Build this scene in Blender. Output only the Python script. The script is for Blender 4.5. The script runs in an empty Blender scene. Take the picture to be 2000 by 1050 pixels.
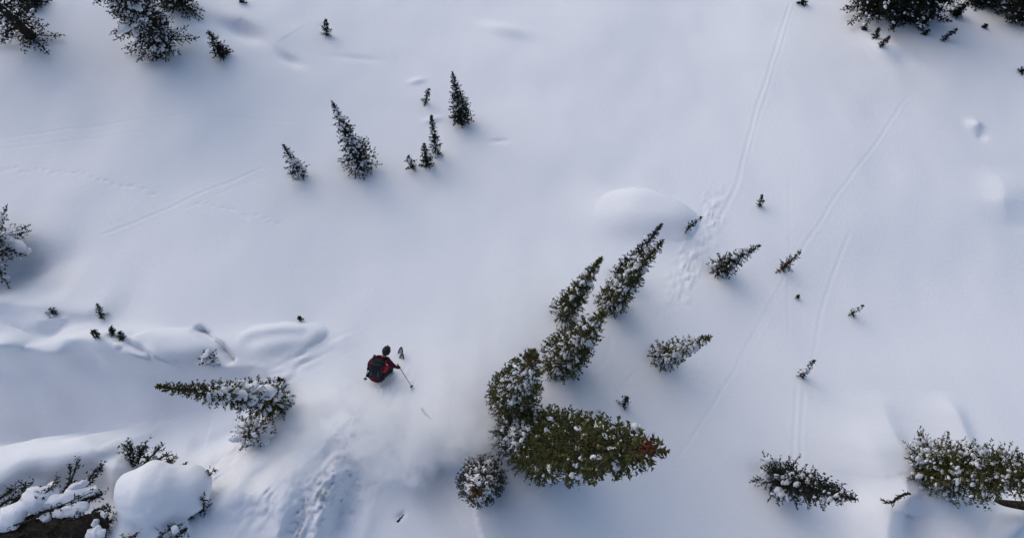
import bpy, math, random
import numpy as np
from mathutils import Vector, Matrix, Quaternion

# ------------------------------------------------------------------ camera, sky, sun
S = bpy.context.scene
COL = S.collection
W_PX, H_PX, F_PX = 2000.0, 1050.0, 1400.0
CAM_Z = 21.0
NADIR = (935.0, 850.0)                       # where plumb lines meet in the photograph
gc = Vector(((NADIR[0]-W_PX/2)/F_PX, -(NADIR[1]-H_PX/2)/F_PX, -1.0)).normalized()
Zc = -gc
Yc = (Vector((0, 1, 0)) - Zc*Zc.y).normalized()
Xc = Yc.cross(Zc)
ROT = Matrix((Xc, Yc, Zc))                   # camera space -> world
cam_d = bpy.data.cameras.new('camera')
cam = bpy.data.objects.new('camera', cam_d)
COL.objects.link(cam)
cam.matrix_world = Matrix.Translation((0, 0, CAM_Z)) @ ROT.to_4x4()
cam_d.sensor_width = 36.0
cam_d.lens = 36.0*F_PX/W_PX
cam_d.clip_start = 0.1
cam_d.clip_end = 20000
S.camera = cam
S.render.resolution_x, S.render.resolution_y = 1024, 537

SUN_AZ, SUN_EL = math.radians(-38), math.radians(32)    # azimuth from +Y towards +X
world = bpy.data.worlds.new('World')
S.world = world
world.use_nodes = True
wn = world.node_tree.nodes
sky = wn.new('ShaderNodeTexSky')
sky.sky_type = 'NISHITA'
sky.sun_disc = False
sky.sun_elevation = SUN_EL
sky.sun_rotation = SUN_AZ
sky.air_density = 1.0
sky.dust_density = 1.1
sky.ozone_density = 1.0
bg = wn['Background']
bg.inputs['Strength'].default_value = 0.142
world.node_tree.links.new(sky.outputs[0], bg.inputs[0])
sun_d = bpy.data.lights.new('sun', 'SUN')
sun_d.energy = 0.72
sun_d.angle = math.radians(75)
sun_d.color = (1.0, 0.86, 0.78)
sun = bpy.data.objects.new('sun', sun_d)
COL.objects.link(sun)
sdir = Vector((math.sin(SUN_AZ)*math.cos(SUN_EL), math.cos(SUN_AZ)*math.cos(SUN_EL), math.sin(SUN_EL)))
sun.rotation_euler = sdir.to_track_quat('Z', 'Y').to_euler()
sun.location = (0, 0, 60)
S.view_settings.view_transform = 'Standard'
S.view_settings.look = 'None'
S.view_settings.exposure = 0.0
S.view_settings.gamma = 1.0
S.view_settings.use_curve_mapping = False

# ------------------------------------------------------------------ pixel <-> place
SLOPE = math.tan(math.radians(27))
Rn = np.array([[ROT[i][j] for j in range(3)] for i in range(3)])
CAM = np.array([0, 0, CAM_Z])

def ray(px, py):
    d = Rn @ np.array([(px-W_PX/2)/F_PX, -(py-H_PX/2)/F_PX, -1.0])
    return d/np.linalg.norm(d)

def on_plane(px, py, lift=0.0):
    d = ray(px, py)
    t = -(CAM_Z - lift)/(d[2] + SLOPE*d[1])
    return CAM + d*t

def ppm(px, py):                              # pixels per metre on the slope there
    p = on_plane(px, py)
    d = Rn.T @ (p - CAM)
    return F_PX/(-d[2])

# ------------------------------------------------------------------ helpers
def mesh_obj(name, V, F, mat=None, parent=None, smooth=True, loc=None):
    me = bpy.data.meshes.new(name)
    V = np.asarray(V, dtype=np.float32)
    if isinstance(F, np.ndarray):
        n, k = F.shape
        me.vertices.add(len(V)); me.vertices.foreach_set('co', V.ravel())
        me.loops.add(n*k); me.loops.foreach_set('vertex_index', F.astype(np.int32).ravel())
        me.polygons.add(n)
        me.polygons.foreach_set('loop_start', np.arange(0, n*k, k, dtype=np.int32))
        me.polygons.foreach_set('loop_total', np.full(n, k, dtype=np.int32))
        me.update(calc_edges=True)
    else:
        me.from_pydata([tuple(map(float, v)) for v in V], [], F)
        me.update()
    me.polygons.foreach_set('use_smooth', [smooth]*len(me.polygons))
    if mat: me.materials.append(mat)
    o = bpy.data.objects.new(name, me)
    COL.objects.link(o)
    if parent: o.parent = parent
    if loc is not None: o.location = loc
    return o

def thing(name, label, cat, loc, group=None):
    o = bpy.data.objects.new(name, None)
    o.empty_display_size = 0.3
    COL.objects.link(o)
    o.location = tuple(map(float, loc))
    o['label'] = label; o['category'] = cat
    if group: o['group'] = group
    return o

def tag(o, label, cat, group=None):
    o['label'] = label; o['category'] = cat
    if group: o['group'] = group
    return o

def tube(pts, radii, sides=8, cap=True):
    pts = np.asarray(pts, float); n = len(pts)
    V = []; F = []
    up = np.array([0.31, 0.17, 0.93])
    for i in range(n):
        t = pts[min(i+1, n-1)] - pts[max(i-1, 0)]
        t = t/(np.linalg.norm(t)+1e-9)
        a = np.cross(t, up)
        if np.linalg.norm(a) < 0.05: a = np.cross(t, [1, 0, 0])
        a /= np.linalg.norm(a); b = np.cross(t, a)
        for k in range(sides):
            th = 2*math.pi*k/sides
            V.append(pts[i] + radii[i]*(math.cos(th)*a + math.sin(th)*b))
    for i in range(n-1):
        for k in range(sides):
            k2 = (k+1) % sides
            F.append((i*sides+k, i*sides+k2, (i+1)*sides+k2, (i+1)*sides+k))
    if cap:
        F.append(tuple(range(sides))[::-1]); F.append(tuple((n-1)*sides+k for k in range(sides)))
    return V, F

class MB:
    def __init__(s): s.V = []; s.F = []
    def add(s, V, F):
        o = len(s.V); s.V += [np.asarray(v, float) for v in V]
        s.F += [tuple(i+o for i in f) for f in F]
    def build(s, name, mat, parent=None, smooth=True):
        return mesh_obj(name, np.array(s.V), s.F, mat, parent, smooth)

def ico(sub):
    import bmesh
    bm = bmesh.new(); bmesh.ops.create_icosphere(bm, subdivisions=sub, radius=1)
    V = np.array([v.co[:] for v in bm.verts]); F = [tuple(v.index for v in f.verts) for f in bm.faces]
    bm.free(); return V, F
ICO1, ICO2, ICO3, ICO4 = ico(1), ico(2), ico(3), ico(5)

# value noise on numpy arrays
class VN:
    def __init__(s, seed, n=256):
        s.n = n; s.g = np.random.RandomState(seed).rand(n, n)*2-1
    def __call__(s, x, y):
        xi = np.floor(x).astype(int); yi = np.floor(y).astype(int)
        fx = x-xi; fy = y-yi
        fx = fx*fx*fx*(fx*(fx*6-15)+10); fy = fy*fy*fy*(fy*(fy*6-15)+10)
        n = s.n; a = s.g[xi % n, yi % n]; b = s.g[(xi+1) % n, yi % n]
        c = s.g[xi % n, (yi+1) % n]; d = s.g[(xi+1) % n, (yi+1) % n]
        return (a*(1-fx)+b*fx)*(1-fy)+(c*(1-fx)+d*fx)*fy
N1, N2, N3, N4, N5 = VN(1), VN(2), VN(3), VN(4), VN(5)

# ------------------------------------------------------------------ materials
def new_mat(name):
    m = bpy.data.materials.new(name); m.use_nodes = True
    return m, m.node_tree, m.node_tree.nodes['Principled BSDF']

def snow_mat(name, base=(0.84, 0.86, 0.895), fine=0.5, scale=9.0, dist=0.022):
    m, nt, b = new_mat(name)
    tc = nt.nodes.new('ShaderNodeTexCoord')
    n1 = nt.nodes.new('ShaderNodeTexNoise'); n1.inputs['Scale'].default_value = scale
    n1.inputs['Detail'].default_value = 6; n1.inputs['Roughness'].default_value = 0.55
    nt.links.new(tc.outputs['Object'], n1.inputs['Vector'])
    bp = nt.nodes.new('ShaderNodeBump'); bp.inputs['Strength'].default_value = fine
    bp.inputs['Distance'].default_value = dist
    nt.links.new(n1.outputs['Fac'], bp.inputs['Height'])
    nt.links.new(bp.outputs[0], b.inputs['Normal'])
    n3 = nt.nodes.new('ShaderNodeTexNoise'); n3.inputs['Scale'].default_value = 38
    n3.inputs['Detail'].default_value = 3
    nt.links.new(tc.outputs['Object'], n3.inputs['Vector'])
    bp2 = nt.nodes.new('ShaderNodeBump'); bp2.inputs['Strength'].default_value = 0.45
    bp2.inputs['Distance'].default_value = 0.010
    nt.links.new(n3.outputs['Fac'], bp2.inputs['Height']); nt.links.new(bp.outputs[0], bp2.inputs['Normal'])
    nt.links.new(bp2.outputs[0], b.inputs['Normal'])
    n2 = nt.nodes.new('ShaderNodeTexNoise'); n2.inputs['Scale'].default_value = 0.9
    n2.inputs['Detail'].default_value = 3
    nt.links.new(tc.outputs['Object'], n2.inputs['Vector'])
    mx = nt.nodes.new('ShaderNodeMix'); mx.data_type = 'RGBA'
    mx.inputs[6].default_value = (base[0]*0.985, base[1]*0.985, base[2]*0.99, 1)
    mx.inputs[7].default_value = (*base, 1)
    nt.links.new(n2.outputs['Fac'], mx.inputs[0])
    nt.links.new(mx.outputs[2], b.inputs['Base Color'])
    b.inputs['Roughness'].default_value = 0.75
    b.inputs['Specular IOR Level'].default_value = 0.12
    return m
SNOW = snow_mat('snow_ground')
SNOWC = snow_mat('snow_on_branches', (0.86, 0.87, 0.90), 0.6, 14.0, 0.03)

def noise_mat(name, cols, scale, rough=0.8, bump=0.0, spec=0.2, det=4):
    m, nt, b = new_mat(name)
    tc = nt.nodes.new('ShaderNodeTexCoord')
    n = nt.nodes.new('ShaderNodeTexNoise'); n.inputs['Scale'].default_value = scale
    n.inputs['Detail'].default_value = det
    nt.links.new(tc.outputs['Object'], n.inputs['Vector'])
    r = nt.nodes.new('ShaderNodeValToRGB')
    el = r.color_ramp.elements
    while len(el) < len(cols): el.new(0.5)
    for i, (p, c) in enumerate(cols):
        el[i].position = p; el[i].color = (*c, 1)
    nt.links.new(n.outputs['Fac'], r.inputs[0]); nt.links.new(r.outputs[0], b.inputs['Base Color'])
    b.inputs['Roughness'].default_value = rough
    b.inputs['Specular IOR Level'].default_value = spec
    if bump:
        bp = nt.nodes.new('ShaderNodeBump'); bp.inputs['Strength'].default_value = 0.8
        bp.inputs['Distance'].default_value = bump
        nt.links.new(n.outputs['Fac'], bp.inputs['Height']); nt.links.new(bp.outputs[0], b.inputs['Normal'])
    return m
OLIVE = noise_mat('needles_olive', [(0.3, (0.018, 0.024, 0.007)), (0.5, (0.056, 0.060, 0.013)), (0.66, (0.105, 0.092, 0.020))], 2.6, 0.7)
DARKG = noise_mat('needles_dark', [(0.3, (0.009, 0.013, 0.010)), (0.55, (0.022, 0.027, 0.018)), (0.75, (0.040, 0.044, 0.022))], 2.2, 0.75)
GREYG = noise_mat('needles_frosted', [(0.3, (0.022, 0.027, 0.024)), (0.55, (0.05, 0.055, 0.045)), (0.75, (0.085, 0.085, 0.07))], 3.0, 0.8)
RUST = noise_mat('cones_rust', [(0.3, (0.05, 0.016, 0.008)), (0.55, (0.15, 0.035, 0.014)), (0.75, (0.22, 0.06, 0.02))], 6, 0.7)
BROWNN = noise_mat('needles_brown', [(0.3, (0.03, 0.022, 0.01)), (0.55, (0.08, 0.045, 0.014)), (0.75, (0.12, 0.065, 0.02))], 4, 0.7)
BARK = noise_mat('bark', [(0.3, (0.018, 0.013, 0.010)), (0.6, (0.05, 0.036, 0.027)), (0.8, (0.09, 0.07, 0.055))], 14, 0.9, 0.02)
ROCK = noise_mat('rock', [(0.3, (0.06, 0.055, 0.05)), (0.6, (0.14, 0.125, 0.11)), (0.8, (0.2, 0.18, 0.16))], 5, 0.9, 0.05)

# ------------------------------------------------------------------ snow slope
X0, X1, Y0, Y1 = -26.0, 26.0, -7.5, 34.0
FEAT = []                                      # each: f(x, y) -> height, evaluated everywhere

def cumul(pts):
    return [np.array(on_plane(*p)[:2]) for p in pts]

def bump(px, py, rx, ry, h, ang=0, lift=0.0, power=1.0):
    c = on_plane(px, py, lift); s = ppm(px, py)
    a, b = rx/s, ry/s; ca, sa = math.cos(math.radians(ang)), math.sin(math.radians(ang))
    def f(x, y):
        dx, dy = x-c[0], y-c[1]
        u = (dx*ca+dy*sa)/a; v = (-dx*sa+dy*ca)/b
        return h*np.exp(-(u*u+v*v)**power)
    FEAT.append((f, c[0], c[1], 3.2*max(a, b)))

def pillow(poly, h, edge, lift=None, rough=0.0, inner=0.35, sharp=1.0):
    """flat-topped drift with a rounded, fairly crisp rim"""
    P = np.array([on_plane(x, y, h*0.8 if lift is None else lift)[:2] for x, y in poly])
    cx, cy = P.mean(0); rad = np.max(np.hypot(P[:, 0]-cx, P[:, 1]-cy))+edge*3+0.5
    def f(x, y):
        wx = x+0.18*N3(x*1.3, y*1.3); wy = y+0.18*N4(x*1.3, y*1.3)
        d2 = np.full(x.shape, 1e9); ins = np.zeros(x.shape, bool)
        n = len(P)
        for i in range(n):
            a = P[i]; b = P[(i+1) % n]; e = b-a
            t = np.clip(((wx-a[0])*e[0]+(wy-a[1])*e[1])/(e@e), 0, 1)
            d2 = np.minimum(d2, (wx-a[0]-t*e[0])**2+(wy-a[1]-t*e[1])**2)
            c = ((a[1] > wy) != (b[1] > wy)) & (wx < (b[0]-a[0])*(wy-a[1])/(b[1]-a[1]+1e-12)+a[0])
            ins ^= c
        sd = np.sqrt(d2)*np.where(ins, 1, -1)
        s = 1/(1+np.exp(-sd/edge*4))
        dome = np.clip(sd/inner/3, 0, 1)
        return h*(0.8*s+0.2*np.sin(dome*math.pi/2)*s)
    FEAT.append((f, cx, cy, rad))

def line(pts, w, prof, jitter=0.0, fade=True, seed=0):
    """profile prof(signed distance / w, position 0..1) along a polyline of pixels"""
    P = np.array(cumul(pts)); 
    L = np.r_[0, np.cumsum(np.hypot(*(P[1:]-P[:-1]).T))]
    cx, cy = (P.max(0)+P.min(0))/2; rad = np.hypot(*(P.max(0)-P.min(0)))/2+5*w+0.5
    def f(x, y):
        best = np.full(x.shape, 1e9); sg = np.zeros(x.shape); tt = np.zeros(x.shape)
        jx = x+jitter*N2(x*0.9+seed, y*0.9); jy = y+jitter*N3(x*0.9, y*0.9+seed)
        for i in range(len(P)-1):
            a, b = P[i], P[i+1]; e = b-a; le = np.hypot(*e)
            t = np.clip(((jx-a[0])*e[0]+(jy-a[1])*e[1])/(e@e), 0, 1)
            dx = jx-a[0]-t*e[0]; dy = jy-a[1]-t*e[1]; d = np.hypot(dx, dy)
            m = d < best
            best = np.where(m, d, best); sg = np.where(m, np.sign(e[0]*dy-e[1]*dx), sg)
            tt = np.where(m, (L[i]+t*le)/L[-1], tt)
        k = np.clip(np.minimum(tt, 1-tt)/min(0.45, max(0.12, 2.0*w/L[-1])), 0, 1) if fade else 1.0
        if fade: k = k*k*(3-2*k)
        return prof(sg*best/w, tt)*k
    FEAT.append((f, cx, cy, rad))

def groove(depth, lip=0.5):
    return lambda u, t: -depth*np.exp(-u*u)+depth*lip*np.exp(-(np.abs(u)-1.9)**2/0.7)
def ridge(h, skew=0.0):
    return lambda u, t: h*np.exp(-np.abs(u*(1+skew*np.sign(u)))**1.6)

def H(x, y, fine=True):
    x = np.asarray(x, float); y = np.asarray(y, float)
    # the slope, easing into a valley floor below and a ridge above
    yy = np.where(y > 60, 60+200*(1-np.exp(-(np.maximum(y, 60)-60)/200)), np.where(y < -60, -60-200*(1-np.exp((np.minimum(y, -60)+60)/200)), y))
    z = -SLOPE*yy
    z = z + 0.42*N1(x/9.0+3.3, y/9.0+7.7) + 0.16*N2(x/3.6+1.2, y/3.9) + 0.035*N3(x/1.1, y/1.6+4)
    far = np.clip((np.hypot(x, y-10)-60)/100, 0, 1)
    z = z + far*12*N4(x/90., y/90.)
    for f, cx, cy, r in FEAT:
        m = (np.abs(x-cx) < r) & (np.abs(y-cy) < r)
        if m.any():
            z = z.copy() if z.ndim else z
            rr = np.maximum(np.abs(x[m]-cx), np.abs(y[m]-cy))/r
            z[m] = z[m] + f(x[m], y[m])*np.clip((1-rr)/0.12, 0, 1)
    return z

def knoll(px, py, rx, ry, h, ang, crisp):
    # dome with a crisp brow on its downhill right side that melts into the slope elsewhere
    c = on_plane(px, py, h*0.5); s = ppm(px, py); a, b = rx/s, ry/s
    ca, sa = math.cos(math.radians(ang)), math.sin(math.radians(ang)); cr = np.array(crisp)/np.hypot(*crisp)
    def f(x, y):
        dx, dy = x-c[0], y-c[1]
        dx = dx+0.15*N2(x*.8, y*.8); dy = dy+0.15*N3(x*.8, y*.8)
        u = (dx*ca+dy*sa)/a; v = (-dx*sa+dy*ca)/b; r2 = u*u+v*v; r = np.sqrt(r2)+1e-6
        w = 1/(1+np.exp(-5*((dx*cr[0]+dy*cr[1])/np.hypot(dx, dy+1e-6)-0.05)))
        dome = np.clip(1-r2*r2, 0, 1)**0.8
        return h*(w*dome+(1-w)*np.exp(-1.1*r2))
    FEAT.append((f, c[0], c[1], 3.0*max(a, b)))
# --- mounds, scoops and drifts seen in the photograph
knoll(1270, 412, 100, 62, 0.75, -12, (0.55, 0.85))
line([(455, 80), (495, 72), (520, 90), (548, 112), (575, 122)], 0.55, lambda u, t: 0.22*(1/(1+np.exp(-u*3)))*np.exp(-np.abs(u)*0.8), 0.08)
bump(485, 92, 52, 22, -0.5, -20)
bump(575, 135, 26, 12, -0.22, -30)
bump(985, 62, 50, 18, 0.25, -20)
bump(700, 122, 45, 9, -0.06, 0)
bump(815, 160, 16, 8, 0.11, 20)
bump(845, 232, 16, 8, 0.12, 15)
bump(975, 274, 18, 6, -0.08)
bump(1698, 128, 28, 40, 0.38, 35)
bump(1725, 150, 16, 26, -0.15, 35)
bump(1868, 266, 11, 12, 0.24, -35)
bump(1886, 286, 8, 10, -0.10, -35)
line([(1905, 330), (1925, 400), (1960, 455)], 0.9, ridge(0.3, -0.4), 0.2)
line([(1715, 760), (1735, 815), (1752, 860), (1785, 930), (1800, 1000)], 0.6, ridge(0.30, 0.3), 0.12)
line([(1845, 760), (1876, 820), (1902, 890), (1920, 960)], 0.42, ridge(0.26, 0.3), 0.1)
pillow([(1735, 975), (1790, 955), (1812, 975), (1812, 1010), (1800, 1120), (1700, 1120)], 0.9, 0.7, inner=0.5)
line([(1690, 800), (1700, 880), (1730, 990)], 1.0, ridge(0.35), 0.1)
line([(1815, 975), (1835, 1020), (1830, 1100)], 0.7, lambda u, t: -0.55*np.exp(-u*u), 0.05)
line([(1960, 1000), (2010, 1040)], 0.7, ridge(0.5), 0.05)
# left: lip with the shaded face above the gully
def gully(u, t):
    v = -u; dep = 3.3*(1-0.82*np.clip((t-.55)/.38, 0, 1))*np.clip((1-t)/0.12, 0, 1)
    wd = np.clip(2.75-(t-.52)*4.2, .9, 2.75); q = np.clip(v/wd, 0, 1); down = q*q*(3-2*q)*0.25+q*0.75
    wr = 0.28+2.6*np.clip((t-0.70)/0.15, 0, 1)
    r = np.clip((v-wd)/wr, 0, 1); r = r*r*(3-2*r)
    return -dep*down*(1-r)
line([(-700, 690), (-140, 690), (0, 686), (160, 690), (300, 702), (430, 708), (560, 726), (640, 742)], 1.0, gully, 0.12, fade=False)
FEAT[-1] = (FEAT[-1][0], FEAT[-1][1], FEAT[-1][2], FEAT[-1][3]+2)
pillow([(-120, 690), (60, 700), (170, 692), (290, 702), (322, 706), (300, 655), (200, 645), (140, 652), (-120, 640)], 0.75, 0.42)
pillow([(-120, 640), (-120, 596), (40, 592), (95, 604), (130, 622), (90, 640)], 0.45, 0.35)
knoll(340, 675, 88, 38, 0.58, 3, (0.1, 1))
knoll(548, 655, 84, 38, 0.55, 8, (0.25, 1))
line([(386, 640), (408, 655), (430, 672), (446, 690), (460, 710)], 0.10, lambda u, t: -0.5*np.exp(-u*u), 0.02)
line([(250, 662), (280, 676), (305, 690), (328, 708)], 0.09, lambda u, t: -0.3*np.exp(-u*u), 0.02)
line([(470, 668), (510, 664), (560, 655), (625, 650)], 0.25, lambda u, t: -0.16*np.exp(-u*u), 0.04)
bump(28, 668, 38, 22, -0.35)
bump(118, 662, 36, 18, -0.3)
bump(30, 530, 90, 42, -0.8, 8)
line([(-60, 560), (0, 568), (80, 578), (150, 590)], 0.5, lambda u, t: -0.55*(1/(1+np.exp(-u*4)))*np.exp(-np.abs(u)*0.5), 0.1)
line([(-60, 600), (60, 598), (110, 612), (250, 622)], 0.5, lambda u, t: 0.42*(1/(1+np.exp(-u*4)))*np.exp(-np.abs(u)*0.6), 0.15)
knoll(18, 668, 58, 34, 0.6, -4, (0.6, 1))
knoll(215, 668, 62, 30, 0.45, 4, (0.3, 1))
# the near bank at lower left
pillow([(-160, 905), (0, 872), (110, 853), (215, 830), (243, 838), (240, 868), (190, 905), (110, 935), (0, 965), (-160, 1000)], 0.75, 0.5, lift=0.5, inner=0.5)
bump(160, 985, 120, 45, -0.6, 10)
pillow([(200, 905), (245, 880), (262, 905), (240, 960), (200, 975)], 0.55, 0.4)
# spurs running down from the skier
for k, (a, b, hh) in enumerate([((705, 830), (592, 1070), 0.34), ((640, 880), (500, 1080), 0.30), ((560, 860), (380, 1040), 0.34), ((740, 900), (700, 1090), 0.18)]):
    line([a, ((a[0]+b[0])/2+8, (a[1]+b[1])/2), b], 0.42, ridge(hh, 0.3 if k % 2 else -0.2), 0.32, seed=k*7)
for k, (a, b) in enumerate([((700, 850), (640, 1060)), ((665, 850), (560, 1050)), ((600, 830), (470, 960)), ((560, 790), (350, 880))]):
    line([a, b], 0.26, lambda u, t: -0.24*np.exp(-u*u), 0.28, seed=k*5)
line([(700, 790), (640, 770), (560, 790), (450, 860), (330, 930)], 0.5, ridge(0.22), 0.2)
line([(745, 755), (712, 820), (672, 900), (628, 980), (590, 1110)], 0.85, ridge(0.50, 0.35), 0.2)
line([(725, 760), (670, 840), (600, 930), (520, 1060)], 0.55, ridge(0.24), 0.25)
line([(762, 770), (728, 860), (690, 960), (640, 1110)], 0.5, lambda u, t: -0.30*np.exp(-u*u), 0.15)
line([(700, 790), (600, 880), (500, 960), (420, 1050)], 1.0, ridge(0.32, -0.2), 0.3)
# crest by the near round tree, hollow uphill of it
line([(790, 945), (850, 915), (905, 882), (940, 885)], 0.55, lambda u, t: np.where(u < 0, -1, 0.25)*0.75*(1-np.exp(-np.abs(u)*3))*np.exp(-np.abs(u)*0.35), 0.10)
bump(880, 950, 75, 60, -0.2, 30)
bump(780, 1010, 9, 5, -0.14, 35)
bump(1190-290, 905, 6, 6, 0.12)
bump(680, 1005, 8, 5, -0.08)
def rough(px, py, rx, ry, amp, sc, ang=0):
    c = on_plane(px, py); s = ppm(px, py); a, b = rx/s, ry/s
    ca, sa = math.cos(math.radians(ang)), math.sin(math.radians(ang))
    def f(x, y):
        dx, dy = x-c[0], y-c[1]; u = (dx*ca+dy*sa)/a; v = (-dx*sa+dy*ca)/b
        U = (dx*ca+dy*sa)/(sc*2.2); Vv = (-dx*sa+dy*ca)/sc
        return amp*(np.abs(N5(U+9, Vv+9))+0.5*np.abs(N4(U*2.1, Vv*2.1))-0.35)*np.exp(-(u*u+v*v))*2
    FEAT.append((f, c[0], c[1], 2.6*max(a, b)))
rough(640, 960, 150, 44, 0.13, 0.12, 62)
rough(690, 900, 120, 60, 0.05, 0.10, 60)
rough(420, 930, 120, 50, 0.05, 0.14, 40)
rough(540, 960, 110, 40, 0.05, 0.16, 50)
rough(1390, 420, 70, 24, 0.036, 0.14, 68)
rough(1345, 520, 110, 28, 0.036, 0.14, 62)
rough(590, 700, 90, 26, 0.05, 0.3, 30)
rough(760, 880, 70, 50, 0.07, 0.3, 40)
rough(700, 850, 120, 34, 0.10, 0.15, 62)
# added hills beyond the upper corners and a bottom dip, tilting snow into shade
bump(-150, 60, 620, 420, 3.2, 0)
bump(2250, 60, 620, 420, 3.0, 0)
bump(1250, 1200, 420, 200, -1.2, 0)
# ski tracks and other thin marks
TRK = [
 ([(1532, 10), (1505, 90), (1466, 230), (1440, 350), (1420, 400), (1396, 455), (1380, 515)], 0.10, 0.06),
 ([(1540, 10), (1515, 90), (1476, 230), (1448, 350)], 0.08, 0.035),
 ([(1765, 190), (1735, 225), (1700, 280), (1625, 385), (1572, 478), (1535, 545), (1500, 610), (1440, 725), (1365, 850), (1270, 985)], 0.08, 0.048),
 ([(1545, 545), (1508, 612), (1450, 725)], 0.06, 0.035),
 ([(1558, 950), (1559, 850), (1563, 740)], 0.05, 0.05), ([(1572, 950), (1572, 850), (1580, 745)], 0.05, 0.05),
 ([(1660, 440), (1636, 520), (1612, 610), (1598, 690), (1585, 745)], 0.07, 0.045),
 ([(1530, 330), (1545, 480), (1548, 640), (1540, 700)], 0.06, 0.025),
 ([(540, 325), (430, 375), (345, 412), (275, 443), (190, 476)], 0.09, 0.055),
 ([(560, 335), (440, 385), (355, 425)], 0.07, 0.03),
 ([(0, 303), (150, 278), (380, 247), (650, 246)], 0.10, 0.03), ([(0, 322), (160, 296), (330, 276)], 0.10, 0.025),
 ([(1868, -5), (1905, 55), (1915, 85)], 0.16, 0.12), ([(1890, 25), (1930, 75), (1985, 125)], 0.16, 0.14), ([(1915, 60), (1918, 92)], 0.13, 0.08),
 ([(1195, 640), (1200, 720), (1185, 770)], 0.09, 0.03), ([(1255, 715), (1225, 745)], 0.10, 0.05),
 ([(1120, 760), (1190, 700), (1198, 640)], 0.10, 0.04),
]
for k, (p, w, d) in enumerate(TRK): line(p, max(0.05, w*0.62), groove(d*0.22, 0.6), 0.03, seed=k)
rs = random.Random(5)
for (xa, ya, xb, yb, n) in [(0, 352, 180, 352, 14), (180, 355, 330, 392, 12), (400, 405, 560, 440, 12)]:
    for i in range(n):
        t = i/n
        bump(xa+(xb-xa)*t+rs.uniform(-4, 4), ya+(yb-ya)*t+rs.uniform(-4, 4), 4, 2.6, -0.03, rs.uniform(-30, 30))

def ground(px, py, n=14):
    """where the ray through a pixel meets the snow"""
    l = 0.0
    for _ in range(n):
        p = on_plane(px, py, l)
        z = float(H(np.array([p[0]]), np.array([p[1]]))[0])
        l += 0.7*((z+SLOPE*p[1])-l)
    p = on_plane(px, py, l)
    p[2] = float(H(np.array([p[0]]), np.array([p[1]]))[0])
    return p

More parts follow.
